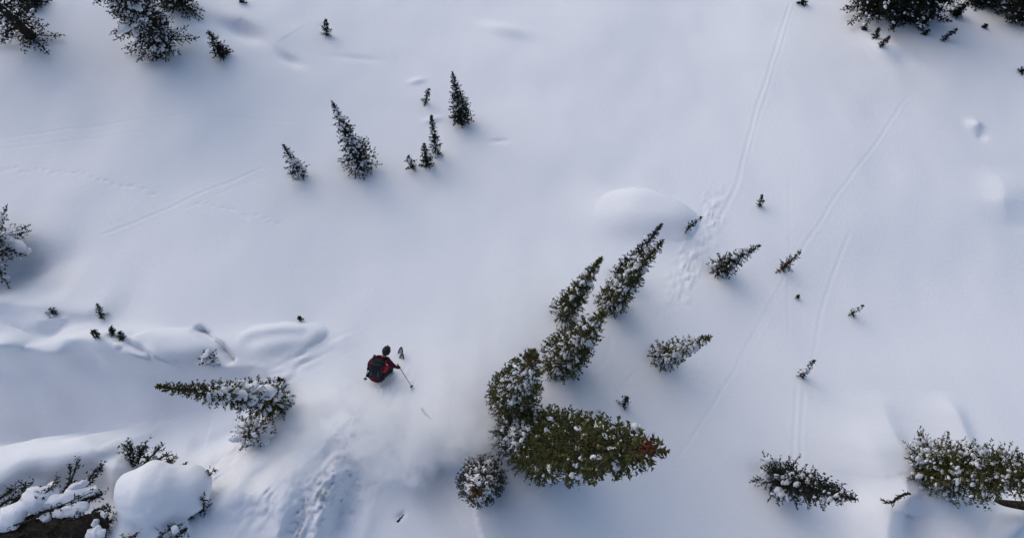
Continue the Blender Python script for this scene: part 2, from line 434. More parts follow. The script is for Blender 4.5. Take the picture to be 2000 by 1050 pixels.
# ------------------------------------------------------------------ tree list: base pixel, tip pixel, crown radius (px at base)
#  name, label, base, tip, R, style dict
G1 = 'conifers standing in the deep snow'
TREES = [
 ('fir_tree', 'largest near conifer, olive green with rust-red cones at its tip, pointing right', (1050, 868), (1298, 880), 62, dict(mat=OLIVE, snow=.34, cones=.985, prof=.52, extra=[(1155, 857, 24, 7, 3), (1148, 884, 15, 7, 0), (1196, 857, 8, 8, 0), (1090, 918, 22, 11, 10), (1125, 926, 12, 7, 0), (1238, 836, 9, 7, 20), (1092, 826, 12, 6, -20), (1178, 880, 8, 5, 0), (1200, 908, 7, 8, 80)])),
 ('fir_tree', 'tall brown-topped conifer seen nearly from above at the left end of the tree row', (998, 782), (1042, 688), 44, dict(mat=OLIVE, snow=.6, cones=.93, prof=.6, conemat=1)),
 ('fir_tree', 'frosted grey low conifer squeezed between the largest tree and the brown-topped one', (1005, 850), (1022, 853), 52, dict(mat=GREYG, snow=.8, prof=.5)),
 ('fir_tree', 'snow-speckled conifer with green tip, middle of the curved tree row', (1092, 706), (1182, 608), 42, dict(mat=OLIVE, snow=.62, prof=.6)),
 ('fir_tree', 'tall olive conifer, right one of the two spires at the top of the tree row', (1190, 592), (1295, 469), 29, dict(mat=OLIVE, snow=.30, prof=.6)),
 ('fir_tree', 'darker slender conifer whose spire rises just behind the right spire of the row', (1212, 540), (1294, 436), 22, dict(mat=DARKG, snow=.3, prof=.85)),
 ('fir_tree', 'slim conifer standing apart just left of the two tallest spires', (1100, 614), (1175, 502), 26, dict(mat=OLIVE, snow=.42, prof=.6)),
 ('fir_tree', 'dark cone-shaped conifer right of the tree row below the rounded snow mound', (1402, 526), (1486, 478), 24, dict(mat=DARKG, snow=.4, prof=.9)),
 ('fir_tree', 'lone olive conifer leaning right on open snow below the dark cone-shaped one', (1288, 697), (1390, 657), 27, dict(mat=OLIVE, snow=.42, prof=.65)),
 ('fir_tree', 'round snow-crusted conifer seen from above beside the powder cloud', (943, 932), (928, 962), 42, dict(mat=GREYG, snow=.95, prof=.4, cones=.9, conemat=1)),
 ('fir_tree', 'long conifer pointing left with heavy snow pads on its wide end', (545, 781), (304, 754), 34, dict(mat=OLIVE, snow=.8, prof=.7, topfree=.55, pads=1, extra=[(500, 768, 34, 14, -4), (548, 778, 24, 12, 12), (455, 768, 24, 9, 6), (410, 764, 14, 6, 10), (498, 790, 10, 10, 0)])),
 ('fir_tree', 'low bushy conifer capped with snow pads, below the long left-pointing tree', (505, 840), (478, 852), 40, dict(mat=GREYG, snow=.75, prof=.4, pads=1, extra=[(500, 838, 30, 11, 15), (512, 862, 12, 8, 0), (460, 856, 12, 6, -20)])),
 ('fir_tree', 'ragged spiky conifer with big white pads, lower right, pointing right', (1508, 928), (1672, 974), 38, dict(mat=DARKG, snow=.35, prof=.5, ragged=.7, extra=[(1515, 905, 24, 9, 25), (1508, 940, 26, 9, 38), (1530, 962, 15, 8, 20), (1552, 930, 12, 8, 30)])),
 ('fir_tree', 'large snow-speckled conifer running off the right edge of the frame', (1806, 912), (2150, 942), 52, dict(mat=OLIVE, snow=.75, prof=.35, ragged=.45)),
 ('fir_tree', 'small dark fir, leftmost of the group in the upper middle', (586, 342), (553, 282), 18, dict(mat=DARKG, snow=.4, prof=.8, ragged=.5)),
 ('fir_tree', 'ragged fir with thin spire and snowy lower boughs, widest of the upper middle group', (706, 324), (648, 198), 30, dict(mat=DARKG, snow=.5, prof=.95, ragged=.8)),
 ('fir_tree', 'upright dark fir at the top right of the upper middle group', (902, 236), (884, 141), 21, dict(mat=DARKG, snow=.3, prof=.7, ragged=.5)),
 ('fir_tree', 'very narrow dark fir standing between the upright fir and two tiny ones', (853, 300), (842, 224), 12, dict(mat=DARKG, snow=.3, prof=.6, ragged=.4)),
 ('fir_tree', 'little fir touching the narrow fir on its left side', (834, 321), (828, 280), 13, dict(mat=DARKG, snow=.3, prof=.7)),
 ('fir_tree', 'dark leaning fir next to the shaded snow scoop, upper left', (436, 107), (406, 61), 17, dict(mat=DARKG, snow=.15, prof=.8, ragged=.4)),
 ('fir_tree', 'tiny dark fir alone near the top edge, left of centre', (638, 67), (636, 39), 9, dict(mat=DARKG, snow=.2, prof=.6)),
 ('spruce_tree', 'large dark spruce hanging in from the top edge, upper left, snow between its boughs', (322, 90), (40, -250), 44, dict(mat=DARKG, snow=.6, prof=.45, pads=.7, ragged=1, open=1.2, extra=[(268, 42, 15, 11, 10), (242, 56, 8, 12, 80), (256, 8, 22, 6, 20), (300, 62, 12, 7, 30), (310, 98, 9, 6, 0)])),
 ('spruce_tree', 'dark spruce at the top edge just right of the large upper left one', (355, 8), (120, -270), 38, dict(mat=DARKG, snow=.45, prof=.5, ragged=1, open=1.2)),
 ('spruce_tree', 'open spruce with bare trunk showing in the top left corner', (64, 72), (-170, -140), 48, dict(mat=DARKG, snow=.4, prof=.5, sparse=1, open=1.15, ragged=.8, trunk=2.0)),
 ('spruce_tree', 'small tuft of spruce at the top edge beside the top left corner tree', (66, 6), (20, -40), 26, dict(mat=DARKG, snow=.3, prof=.5)),
 ('spruce_tree', 'dark spruce cut by the left edge with a thick slab of snow on its boughs', (-20, 476), (-240, 420), 70, dict(mat=DARKG, snow=.7, prof=.5, pads=1, ragged=.7, open=1.25, extra=[(26, 474, 24, 8, 22), (-2, 460, 20, 8, 10), (46, 488, 14, 6, 10)])),
 ('spruce_tree', 'large round dark spruce at the top edge, upper right, left half of the clump', (1708, 14), (1895, -200), 66, dict(mat=DARKG, snow=.3, prof=.4, ragged=.7)),
 ('spruce_tree', 'large round dark spruce at the top edge, upper right, right half of the clump', (1768, 24), (1965, -190), 54, dict(mat=DARKG, snow=.35, prof=.4, ragged=.7)),
 ('spruce_tree', 'dark spruce filling the top right corner', (1988, 26), (2180, -140), 52, dict(mat=DARKG, snow=.25, prof=.5, ragged=.7)),
 ('spruce_tree', 'dark spruce at the top edge between the round clump and the corner tree', (1912, 2), (2010, -100), 30, dict(mat=DARKG, snow=.2, prof=.5)),
 ('fir_tree', 'slender dark fir right of the round spruce clump, upper right', (1797, 50), (1842, 13), 9, dict(mat=DARKG, snow=.1, prof=.8)),
 ('fir_tree', 'small club-shaped dark fir beside the pale forked track, top right', (1864, 28), (1890, 6), 11, dict(mat=DARKG, snow=.1, prof=.5)),
]
G2 = 'saplings poking out of the snow'
SAPS = [
 ('tiny dark sapling just under the round spruce clump, lowest of those at its left foot', (1720, 90), (1737, 72), 5, .1),
 ('small stub of a fir tight against the lower left edge of the round spruce clump', (1709, 74), (1716, 56), 7, .1),
 ('tiny sapling at the upper left foot of the round spruce clump', (1688, 58), (1692, 48), 5, .1),
 ('needle-thin sapling pointing up right, lower right of the round spruce clump', (1841, 79), (1869, 57), 5, .1),
 ('tiny sprig between the slender fir and the needle-thin sapling, upper right', (1803, 66), (1816, 60), 5, .1),
 ('tiny dark sprig beside the pale forked track near the top right corner', (1920, 53), (1928, 49), 4, 0),
 ('dark stub of a sapling at the top edge, left of the round spruce clump', (1566, 8), (1572, -8), 8, 0),
 ('sapling cut by the right edge below the corner tree', (1993, 141), (2012, 133), 6, 0),
 ('small dark tuft cut by the top edge, right of the upper left spruces', (474, 4), (468, -10), 8, .1),
 ('tiny bushy fir, lowest left of the upper middle group', (806, 327), (797, 306), 11, .3),
 ('spindly sapling left of the upright dark fir in the upper middle group', (830, 201), (838, 173), 7, .2),
 ('twiggy slanting sapling beside the rounded snow mound', (1342, 447), (1371, 423), 8, .2),
 ('tiny sapling on open snow upper right of the dark cone-shaped conifer', (1484, 402), (1489, 381), 7, .3),
 ('reddish brown sapling right of the dark cone-shaped conifer, crossed by a ski track', (1528, 525), (1564, 492), 14, .25),
 ('dark speck of a seedling below the reddish brown sapling', (1556, 581), (1560, 577), 3, 0),
 ('sapling holding a white snow lump, right of centre near the right third', (1662, 613), (1686, 596), 7, .6),
 ('leaning sapling with a bright snow lump at its foot, above the twin ski tracks', (1566, 735), (1591, 702), 9, .6),
 ('small sprigs poking out between the largest conifer and the lone olive one', (1218, 788), (1226, 776), 11, .2),
 ('topmost feathery sprig on the left snow shelf', (200, 620), (190, 594), 8, .1),
 ('lowest left sprig on the left snow shelf', (192, 657), (180, 645), 7, .1),
 ('middle sprig on the left snow shelf', (221, 652), (216, 639), 6, .1),
 ('right hand sprig on the left snow shelf', (240, 663), (233, 647), 7, .1),
 ('dark snow-topped shrub at the lip of the shaded bank above the long left-pointing tree', (410, 702), (404, 690), 20, .9),
 ('tiny twig tuft at the end of the shaded bank, just above the long tree', (549, 746), (544, 738), 6, 0),
 ('dark tip showing in the notch of the small snow mound, left of centre', (588, 624), (584, 618), 5, 0),
 ('faint frosted tuft on the upper left snow shelf', (104, 612), (99, 603), 9, .5),
]
# soft wells round the trunks
for nm, lb, b, t, R, st in TREES:
    if 0 <= b[0] <= 2000: bump(b[0], b[1], R*0.9, R*0.7, -0.12 if R > 15 else -0.06)

# ------------------------------------------------------------------ the snow sheet
def axis(a, b, step, far):
    mid = np.arange(a, b+step/2, step)
    out = []; s = step; v = 0
    while v < far:
        s *= 1.13; v += s; out.append(v)
    out = np.array(out)
    return np.r_[(a-out)[::-1], mid, mid[-1]+out]
gx = axis(X0, X1, 0.058, 2500); gy = axis(Y0, Y1, 0.058, 2500)
GX, GY = np.meshgrid(gx, gy)
GZ = H(GX, GY)
nx, ny = len(gx), len(gy)
idx = np.arange(nx*ny).reshape(ny, nx)
Fq = np.stack([idx[:-1, :-1], idx[:-1, 1:], idx[1:, 1:], idx[1:, :-1]], -1).reshape(-1, 4)
gnd = mesh_obj('snow_ground', np.stack([GX, GY, GZ], -1).reshape(-1, 3), Fq, SNOW)
gnd['kind'] = 'structure'

# ------------------------------------------------------------------ conifers
def needles(P0, P1, ln, wd, dens, rng, spread=0.9, fwd=0.55):
    """triangular needle sprays all round the twig segments"""
    L = np.linalg.norm(P1-P0, axis=1)
    cnt = np.maximum(2, (L*dens+rng.rand(len(L))).astype(int))
    i = np.repeat(np.arange(len(L)), cnt)
    t = rng.rand(len(i))
    A = (P1-P0)/(L[:, None]+1e-9)
    p = P0[i]+(P1-P0)[i]*t[:, None]
    r = rng.randn(len(i), 3); a = A[i]
    r -= a*np.sum(r*a, 1)[:, None]; r /= np.linalg.norm(r, axis=1)[:, None]+1e-9
    d = r*spread+a*fwd; d /= np.linalg.norm(d, axis=1)[:, None]
    l = ln*(0.6+0.7*rng.rand(len(i)))
    sd = np.cross(d, rng.randn(len(i), 3)); sd /= np.linalg.norm(sd, axis=1)[:, None]+1e-9
    w = wd*(0.7+0.6*rng.rand(len(i)))
    V = np.stack([p-sd*w[:, None]*.5, p+sd*w[:, None]*.5, p+d*l[:, None]], 1).reshape(-1, 3)
    return V, np.arange(len(V)).reshape(-1, 3)

def lump(rng, sub=ICO1, flat=0.45, amp=0.16):
    V, F = sub; V = V.copy()
    ph = rng.rand(3)*6; fr = 1.7+rng.rand(3)*1.2
    n = np.sin(V[:, 0]*fr[0]*1.6+ph[0])*np.sin(V[:, 1]*fr[1]*1.6+ph[1])+0.5*np.sin(V[:, 2]*fr[2]*2+ph[2])
    V *= (1+amp*n)[:, None]
    V[:, 2] = np.where(V[:, 2] < 0, V[:, 2]*flat, V[:, 2])
    return V, F

rng0 = np.random.RandomState(77)
LUMPS = []
for k in range(8):
    V, F = lump(rng0, ICO2, 0.5, 0.17)
    me = bpy.data.meshes.new('snow_clump'); me.from_pydata([tuple(v) for v in V], [], F); me.update()
    me.polygons.foreach_set('use_smooth', [True]*len(me.polygons)); me.materials.append(SNOWC)
    LUMPS.append(me)

def conifer(name, label, base, tip, Rpx, st, seed, group, cat='tree'):
    rng = np.random.RandomState(seed)
    B = ground(*base)
    d = ray(*tip)
    # height where the plumb line over the base passes closest to the tip's ray
    a = np.array([0, 0, 1.0]); w0 = B-CAM
    bb = a@d; den = 1-bb*bb
    hh = (bb*(d@w0)-(a@w0))/den
    hh = max(hh, 0.25)
    s = (B+a*hh-CAM)@d
    tipw = CAM+d*s
    ax = tipw-B; h = np.linalg.norm(ax)
    dist = np.linalg.norm(B-CAM)
    pm = F_PX/dist
    R = Rpx/pm
    # soften extreme lean
    root = thing(name, label, cat, B, group)
    q = Vector((0, 0, 1)).rotation_difference(Vector(ax/h))
    root.rotation_mode = 'QUATERNION'; root.rotation_quaternion = q
    px1 = 1.0/pm                                   # metres per photo pixel at the base
    mat = st['mat']; ragged = st.get('ragged', 0.15); snow = st['snow']
    prof = st.get('prof', .7); sparse = st.get('sparse', 0)
    zvar = rng.uniform(.85, 1.15)
    leaf = zvar*max(0.065, 3.1*px1); lw = max(0.036, 2.0*px1)
    opn = st.get('open', 1.0)
    wh = max(0.17, 5.2*px1)*(1.6 if sparse else 1)*opn
    zs = np.arange(0.03*h+0.05, h*0.985, min(wh, h/7))
    segs = []; blims = []; clumps = []
    topfree = st.get('topfree', .8)
    for z in zs:
        f = z/h
        Lm = R*(1-f)**(prof*0.6+0.42)*(1 if f > 0.05 else 0.8)+0.03*R
        mag = max(1.0, dist/(dist-z*0.9)) if dist > z else 1
        nb = int(np.clip(round(2*math.pi*Lm/(max(0.25, 8*px1))), 5, 11))
        if sparse: nb = max(3, nb//2)
        if opn > 1: nb = max(4, int(nb/opn))
        off = rng.rand()*6.28
        for k in range(nb):
            az = off+2*math.pi*k/nb+rng.uniform(-.3, .3)
            L = Lm*(1+rng.uniform(-0.16-0.35*ragged, 0.08+0.30*ragged))
            if rng.rand() < 0.12+0.12*ragged: L *= 0.6
            el0 = -0.30+0.75*f+rng.uniform(-.12, .12)
            n = max(2, int(L/max(0.16, 5.0*px1)))
            dirh = np.array([math.cos(az), math.sin(az), 0])
            pts = []
            for j in range(n+1):
                u = j/n
                pts.append(np.array([0, 0, z])+dirh*L*u+np.array([0, 0, L*(el0*u-0.18*u+0.30*u*u)]))
            pts = np.array(pts); twig = []
            blims.append((pts, 0.012+0.012*L))
            sidev = np.cross(dirh, [0, 0, 1])
            for j in range(n):
                u = (j+0.5)/n
                if u < (0.16 if L > 0.5 else 0.05): continue
                segs.append((pts[j], pts[j+1]))
                tl = (0.12+0.28*(1-u)*min(L, 1.4))*min(1, L/0.5)*(0.6+0.8*rng.rand())
                if tl < 0.05: continue
                for sg in (-1, 1):
                    dd = dirh*0.75+sidev*sg*(0.75+0.3*rng.rand())+np.array([0, 0, rng.uniform(-.22, .18)])
                    dd /= np.linalg.norm(dd)
                    segs.append((pts[j], pts[j]+dd*tl)); twig.append((pts[j], dd, tl))
            segs.append((pts[-1], pts[-1]+(dirh+[0, 0, .35])*min(0.1, .2*L)))
            # snow lying on this bough
            fall = 1.0 if f < topfree else max(0.0, 1-(f-topfree)/(1-topfree)*1.6)
            g = st.get('pads', 0)
            ddc = max(1.0, dist-z*0.9)
            twig.append((pts[n//2], dirh, L*0.4))
            for (tp, td, tl) in twig:
                fld = math.sin(tp[0]*5.1+seed)+math.sin(tp[1]*4.7+seed*2)+math.sin(tp[2]*3.3+seed*3)
                if rng.rand() > snow*fall*0.46*(1.7 if fld > 0.1 else 0.45)*(1.4 if tl > 0.2 else 1): continue
                c = tp+td*tl*rng.uniform(.4, .8)+np.array([0, 0, 0.045])
                big = (rng.rand() < 0.06*g) and f < 0.6
                a_ = (0.05+0.07*rng.rand()**1.5)*(2.6 if big else 1)
                a_ = min(max(a_, 1.7*px1), (18 if big else 8+3*rng.rand())*ddc/F_PX)
                clumps.append((c, math.atan2(td[1], td[0]), a_, a_*rng.uniform(.38, .7), a_*rng.uniform(.28, .45), el0))
    # leader
    segs.append((np.array([0, 0, h*0.93]), np.array([0, 0, h])))
    P0 = np.array([s_[0] for s_ in segs]); P1 = np.array([s_[1] for s_ in segs])
    dens = 4.0/leaf*(1.35 if Rpx < 16 else 1)
    conez = st.get('cones')
    if conez:
        zc = P0[:, 2]/h+rng.uniform(-.06, .06, len(P0))
        m = zc > conez
        m |= (rng.rand(len(P0)) < 0.003) & (zc > conez*0.6)
        V, F = needles(P0[m], P1[m], leaf, lw*1.2, dens*1.1, rng)
        mesh_obj('brown_top_foliage' if st.get('conemat') else 'cone_cluster', V, F, BROWNN if st.get('conemat') else RUST, root, False)['kind'] = 'stuff'
        P0, P1 = P0[~m], P1[~m]
    V, F = needles(P0, P1, leaf, lw, dens, rng)
    mesh_obj('crown', V, F, mat, root, False)
    # trunk and boughs
    tr = st.get('trunk', 1)*(0.012*h+0.012)
    zz = np.linspace(-0.5, h*0.99, 12)
    wob = np.c_[0.02*np.sin(zz*1.3+seed), 0.02*np.cos(zz*1.1+seed), zz]
    wob[-1, :2] = 0
    V, F = tube(wob, tr*(1-np.clip(zz/h, 0, 1))+0.006, 7)
    mesh_obj('trunk', V, F, BARK, root)
    if Rpx > 15:
        VV = []; FF = []; o = 0
        for pts, r in blims:
            v, f = tube(pts[::max(1, (len(pts)-1)//2)], np.linspace(r, 0.004, len(pts[::max(1, (len(pts)-1)//2)])), 3, False)
            VV += v; FF += [tuple(i+o for i in g) for g in f]; o += len(v)
        if VV: mesh_obj('boughs', np.array(VV), FF, BARK, root)['kind'] = 'stuff'
    # snow: clumps that show 10 px or more are pieces of their own, the rest one dusting
    big = []; small = []
    for c in clumps:
        dd = np.linalg.norm(B+np.array(q.to_matrix() @ Vector(c[0]))-CAM)
        (big if 2*c[2]*F_PX/dd > 11 else small).append(c)
    big.sort(key=lambda c: -c[2])
    small += big[150:]; big = big[:150]
    for c, az, a_, b_, c_, el in big:
        o = bpy.data.objects.new('snow_clump', LUMPS[rng.randint(8)])
        COL.objects.link(o); o.parent = root
        o.location = tuple(c); o.rotation_euler = (rng.uniform(-.2, .2), -el*0.5, az); o.scale = (a_, b_, c_)
    for (ex, ey, ea, eb, ang) in st.get('extra', []):
        rd = ray(ex, ey); A = ax/h; w1 = B-CAM; ab = A@rd
        zz_ = (ab*(rd@w1)-(A@w1))/(1-ab*ab); zz_ = min(max(zz_, 0.1), h*0.95)
        rdist = (B+A*zz_-CAM)@rd-0.55*R*(1-zz_/h)
        wp = CAM+rd*rdist; lp = q.inverted() @ Vector(wp-B)
        iv = Rn @ np.array([math.cos(math.radians(ang)), -math.sin(math.radians(ang)), 0]); iv = q.inverted() @ Vector(iv)
        sc = rdist/F_PX
        for kk in (-1, 0, 1):
            o = bpy.data.objects.new('snow_clump', LUMPS[rng.randint(8)])
            COL.objects.link(o); o.parent = root
            hv = Vector((iv.x, iv.y, iv.z*0.5)).normalized()
            o.location = lp+hv*(kk*ea*0.45*sc)+Vector(rng.uniform(-.03, .03, 3))
            o.rotation_euler = (0, 0, math.atan2(iv.y, iv.x)+rng.uniform(-.3, .3))
            k2 = rng.uniform(.75, 1.1)
            o.scale = (ea*sc*.62*k2, eb*sc*k2, min(ea, eb)*sc*.7)
    if small:
        VV = []; FF = []; o = 0
        for c, az, a_, b_, c_, el in small:
            v, f = lump(rng, ICO1)
            v = v*[a_, b_, c_]; ca, sa = math.cos(az), math.sin(az)
            v = np.c_[v[:, 0]*ca-v[:, 1]*sa, v[:, 0]*sa+v[:, 1]*ca, v[:, 2]]+c
            VV.append(v); FF += [tuple(i+o for i in g) for g in f]; o += len(v)
        so = mesh_obj('snow_dusting', np.vstack(VV), FF, SNOWC, root)
        so['kind'] = 'stuff'
    return root, B, q, h, R

for k, (nm, lb, b, t, R, st) in enumerate(TREES):
    conifer(nm, lb, b, t, R, st, 100+k, G1)
for k, (lb, b, t, R, sn) in enumerate(SAPS):
    m = BROWNN if 'reddish' in lb else DARKG
    if 'frosted' in lb or 'feathery' in lb: m = GREYG
    conifer('sapling', lb, b, t, R, dict(mat=m, snow=sn, prof=.3+.5*((k*37) % 10)/10, ragged=.5+.5*((k*53) % 10)/10, sparse=(k % 3 > 0), open=1+.5*((k*29) % 7)/7), 300+k, G2, 'sapling')

# ------------------------------------------------------------------ shrubs, boulder, fallen wood at lower left
def px3(px, py, lift):
    """a point `lift` metres above the slope plane seen at a pixel"""
    return on_plane(px, py, lift)
def smooth_path(P, n=8):
    P = np.array(P, float); out = []
    Q = np.vstack([2*P[0]-P[1], P, 2*P[-1]-P[-2]])
    for i in range(1, len(Q)-2):
        for j in range(n):
            t = j/n
            out.append(0.5*((2*Q[i])+(-Q[i-1]+Q[i+1])*t+(2*Q[i-1]-5*Q[i]+4*Q[i+1]-Q[i+2])*t*t+(-Q[i-1]+3*Q[i]-3*Q[i+1]+Q[i+2])*t**3))
    out.append(P[-1]); return np.array(out)

def limb_tree(name, label, limbs, origin, snows=(), mat=DARKG, cat='shrub', seed=1, tuft=0.5, group=None):
    """limbs: (pixel pts with lift, radius m, needle twig length m); snows: (pixel pts with lift, radius m)"""
    rng = np.random.RandomState(seed)
    O = np.array(origin); root = thing(name, label, cat, O, group)
    segs = []
    for pts, r, tl in limbs:
        P = smooth_path([px3(*p)-O for p in pts], 6)
        P += rng.randn(*P.shape)*0.012
        V, F = tube(P, np.linspace(r, max(r*0.25, .006), len(P)), 7)
        mesh_obj('limb', V, F, BARK, root)
        if tl > 0:
            for i in range(len(P)-1):
                for _ in range(3):
                    d = (P[i+1]-P[i]); d = d/np.linalg.norm(d)*0.7+rng.randn(3)*0.55
                    d /= np.linalg.norm(d); u = rng.rand()
                    p = P[i]*(1-u)+P[i+1]*u
                    if rng.rand() < tuft: segs.append((p, p+d*tl*(0.4+0.9*rng.rand())))
    if segs:
        V, F = needles(np.array([a for a, b in segs]), np.array([b for a, b in segs]), 0.075, 0.034, 34, rng)
        mesh_obj('foliage', V, F, mat, root, False)
    for pts, r in snows:
        P = smooth_path([px3(*p)-O for p in pts], 5)
        n = len(P); u = np.linspace(0, 1, n)
        rr = r*(0.35+0.65*np.sin(np.pi*np.clip(u*0.92+0.04, 0, 1))**0.5)*(1+0.22*np.sin(u*17+seed)+0.16*rng.randn(n))*0.78
        V, F = tube(P, rr, 12)
        V = np.array(V); 
        c = np.repeat(P, 12, 0); dz = V[:, 2]-c[:, 2]
        V[:, 2] = c[:, 2]+np.where(dz < 0, dz*0.35, dz*0.8)
        V += rng.randn(*V.shape)*0.026
        o = mesh_obj('snow_clump', V, F, SNOWC, root)
        md = o.modifiers.new('sub', 'SUBSURF'); md.levels = 1; md.render_levels = 1
    return root

# snow-capped boulder
Bc = ground(305, 985)
bo = thing('snow_capped_boulder', 'boulder under a big smooth dome of snow at the lower left', 'boulder', Bc)
V, F = ICO4; V = V.copy()
r = 1+0.10*N1(V[:, 0]*2+5, V[:, 1]*2+V[:, 2]*2)
cc = px3(300, 985, 0.55)-Bc
mesh_obj('rock', V*r[:, None]*[0.9, 0.8, 0.8]+cc-np.array([0, .1, .35]), F, ROCK, bo)
LOBES = [((0, 0, .05), (.90, .84, .82)), ((.88, .02, -.30), (.50, .66, .55)), ((-.35, -1.0, -.35), (.95, .75, .6)), ((.35, -1.25, -.5), (.8, .6, .5))]
D0 = ICO4[0]; D0 = D0/np.linalg.norm(D0, axis=1)[:, None]
lo_ = np.zeros(len(D0)); hi_ = np.full(len(D0), 3.2)
for _ in range(22):
    mid_ = (lo_+hi_)/2; Pm = D0*mid_[:, None]+[.1, -.35, -.2]
    fl = sum(np.exp(-2.2*(((Pm-np.array(c))/np.array(r_))**2).sum(1)) for c, r_ in LOBES)
    ins_ = fl > 0.16
    lo_ = np.where(ins_, mid_, lo_); hi_ = np.where(ins_, hi_, mid_)
V = D0*(lo_*(1+0.06*N2(D0[:, 0]*2.6+8, D0[:, 1]*2.6+D0[:, 2])+0.012*N3(D0[:, 0]*9, D0[:, 1]*9)))[:, None]+[.1, -.35, -.2]
cc = px3(296, 962, 0.95)-Bc
mesh_obj('snow_cap', V+cc, ICO4[1], SNOW, bo)

limb_tree('shrub', 'dark green shrub peeking out between the snow bank and the snow-domed boulder',
 [([(262, 905, .2), (258, 880, .6), (246, 872, .8)], .02, .28), ([(270, 905, .2), (275, 882, .6), (283, 868, .9)], .02, .28), ([(280, 908, .2), (300, 885, .6), (315, 872, .8)], .02, .26),
  ([(285, 910, .2), (312, 895, .5), (330, 885, .7)], .02, .14), ([(262, 912, .2), (254, 895, .4), (250, 885, .5)], .02, .28), ([(300, 910, .2), (285, 892, .5), (268, 880, .7)], .02, .3)],
 ground(270, 908), mat=DARKG, seed=11, tuft=.9)
limb_tree('shrub', 'small orange-brown tuft on the upper right rim of the snow-domed boulder',
 [([(325, 912, .4), (332, 900, .8), (340, 894, .9)], .012, .14), ([(325, 912, .4), (326, 900, .8), (326, 893, .9)], .012, .12)], ground(325, 912), mat=BROWNN, seed=12, tuft=.9)
limb_tree('shrub', 'thin dark shrub with snow lump leaning right beside the snow-domed boulder',
 [([(378, 960, .4), (398, 940, .8), (420, 915, 1.1)], .022, .16), ([(385, 950, .4), (402, 932, .8), (405, 918, 1.0)], .016, .14), ([(380, 965, .4), (392, 965, .8), (398, 980, .9)], .016, .16), ([(370, 925, .5), (362, 912, .9), (360, 905, 1.0)], .014, .10)],
 ground(385, 960), [([(372, 915, .9), (388, 928, .9), (398, 942, .9)], .17)], mat=DARKG, seed=13, tuft=.7)
limb_tree('shrub', 'dark scraggly shrub hugging the lower right side of the snow-domed boulder',
 [([(390, 1000, .2), (375, 985, .6), (345, 985, .8)], .025, .2), ([(375, 1010, .2), (352, 1000, .5), (342, 985, .8)], .025, .22), ([(360, 1020, .2), (340, 1030, .5), (318, 1040, .7)], .025, .2),
  ([(362, 1015, .2), (335, 1020, .5), (310, 1023, .6)], .02, .14), ([(392, 1000, .2), (398, 990, .5), (395, 975, .7)], .02, .16), ([(365, 1030, .2), (350, 1045, .4), (325, 1055, .6)], .02, .2), ([(370, 990, .3), (385, 985, .5), (400, 982, .6)], .02, .16)],
 ground(370, 1010), [([(335, 1035, .75), (348, 1030, .75)], .15)], mat=DARKG, seed=14, tuft=.85)
limb_tree('fallen_tree', 'snow-laden fallen tree with bare twigs sticking up in the lower left corner',
 [([(-40, 1060, .4), (60, 1010, .8), (130, 985, 1.0), (200, 965, 1.1)], .10, .2),
  ([(110, 985, .6), (135, 945, 1.2), (147, 915, 1.7), (153, 893, 2.0)], .035, .12), ([(125, 965, .8), (136, 930, 1.3), (137, 905, 1.6)], .02, .08),
  ([(135, 975, .8), (165, 945, 1.2), (185, 920, 1.6), (200, 907, 1.8)], .035, .14), ([(165, 950, 1.0), (180, 938, 1.3), (198, 912, 1.6)], .02, .1),
  ([(-30, 1010, .7), (10, 980, 1.0), (60, 965, 1.2), (110, 955, 1.2)], .05, .26), ([(-20, 985, .7), (15, 962, 1.2), (22, 952, 1.4)], .04, .26), ([(20, 985, .8), (45, 965, 1.2), (40, 955, 1.3)], .03, .26),
  ([(150, 990, .7), (180, 975, 1.0), (195, 965, 1.2)], .03, .2), ([(100, 1010, .6), (90, 985, .8), (92, 970, 1.1)], .03, .12), ([(180, 1000, .6), (205, 990, .8), (215, 1000, 1.0)], .03, .16),
  ([(60, 1000, .6), (75, 990, .9), (74, 1000, 1.0)], .02, .16),
  ([(-20, 1045, .9), (60, 1012, 1.35), (120, 985, 1.5), (175, 962, 1.5)], .03, .16), ([(90, 1040, .9), (130, 1015, 1.2), (190, 1005, 1.2)], .03, .22), ([(30, 1050, .9), (60, 1035, 1.1), (120, 1030, 1.1)], .03, .24),
  ([(60, 990, 1.2), (95, 955, 1.4), (112, 935, 1.5)], .025, .2), ([(0, 1000, 1.0), (40, 975, 1.3), (58, 950, 1.4)], .03, .24)],
 ground(80, 1010),
 [([(-40, 1042, 1.0), (10, 1018, 1.1), (45, 990, 1.15), (75, 972, 1.2), (118, 950, 1.2)], .36), ([(75, 985, 1.1), (110, 978, 1.15), (150, 965, 1.15), (192, 955, 1.2)], .24),
  ([(105, 1002, 1.0), (135, 998, 1.0), (175, 985, 1.05)], .2), ([(132, 955, 1.3), (160, 945, 1.35), (172, 936, 1.3)], .12), ([(80, 1010, .9), (100, 1008, .9)], .18), ([(140, 1008, .9), (165, 1000, .9)], .12)],
 mat=DARKG, cat='fallen tree', seed=15, tuft=.8)
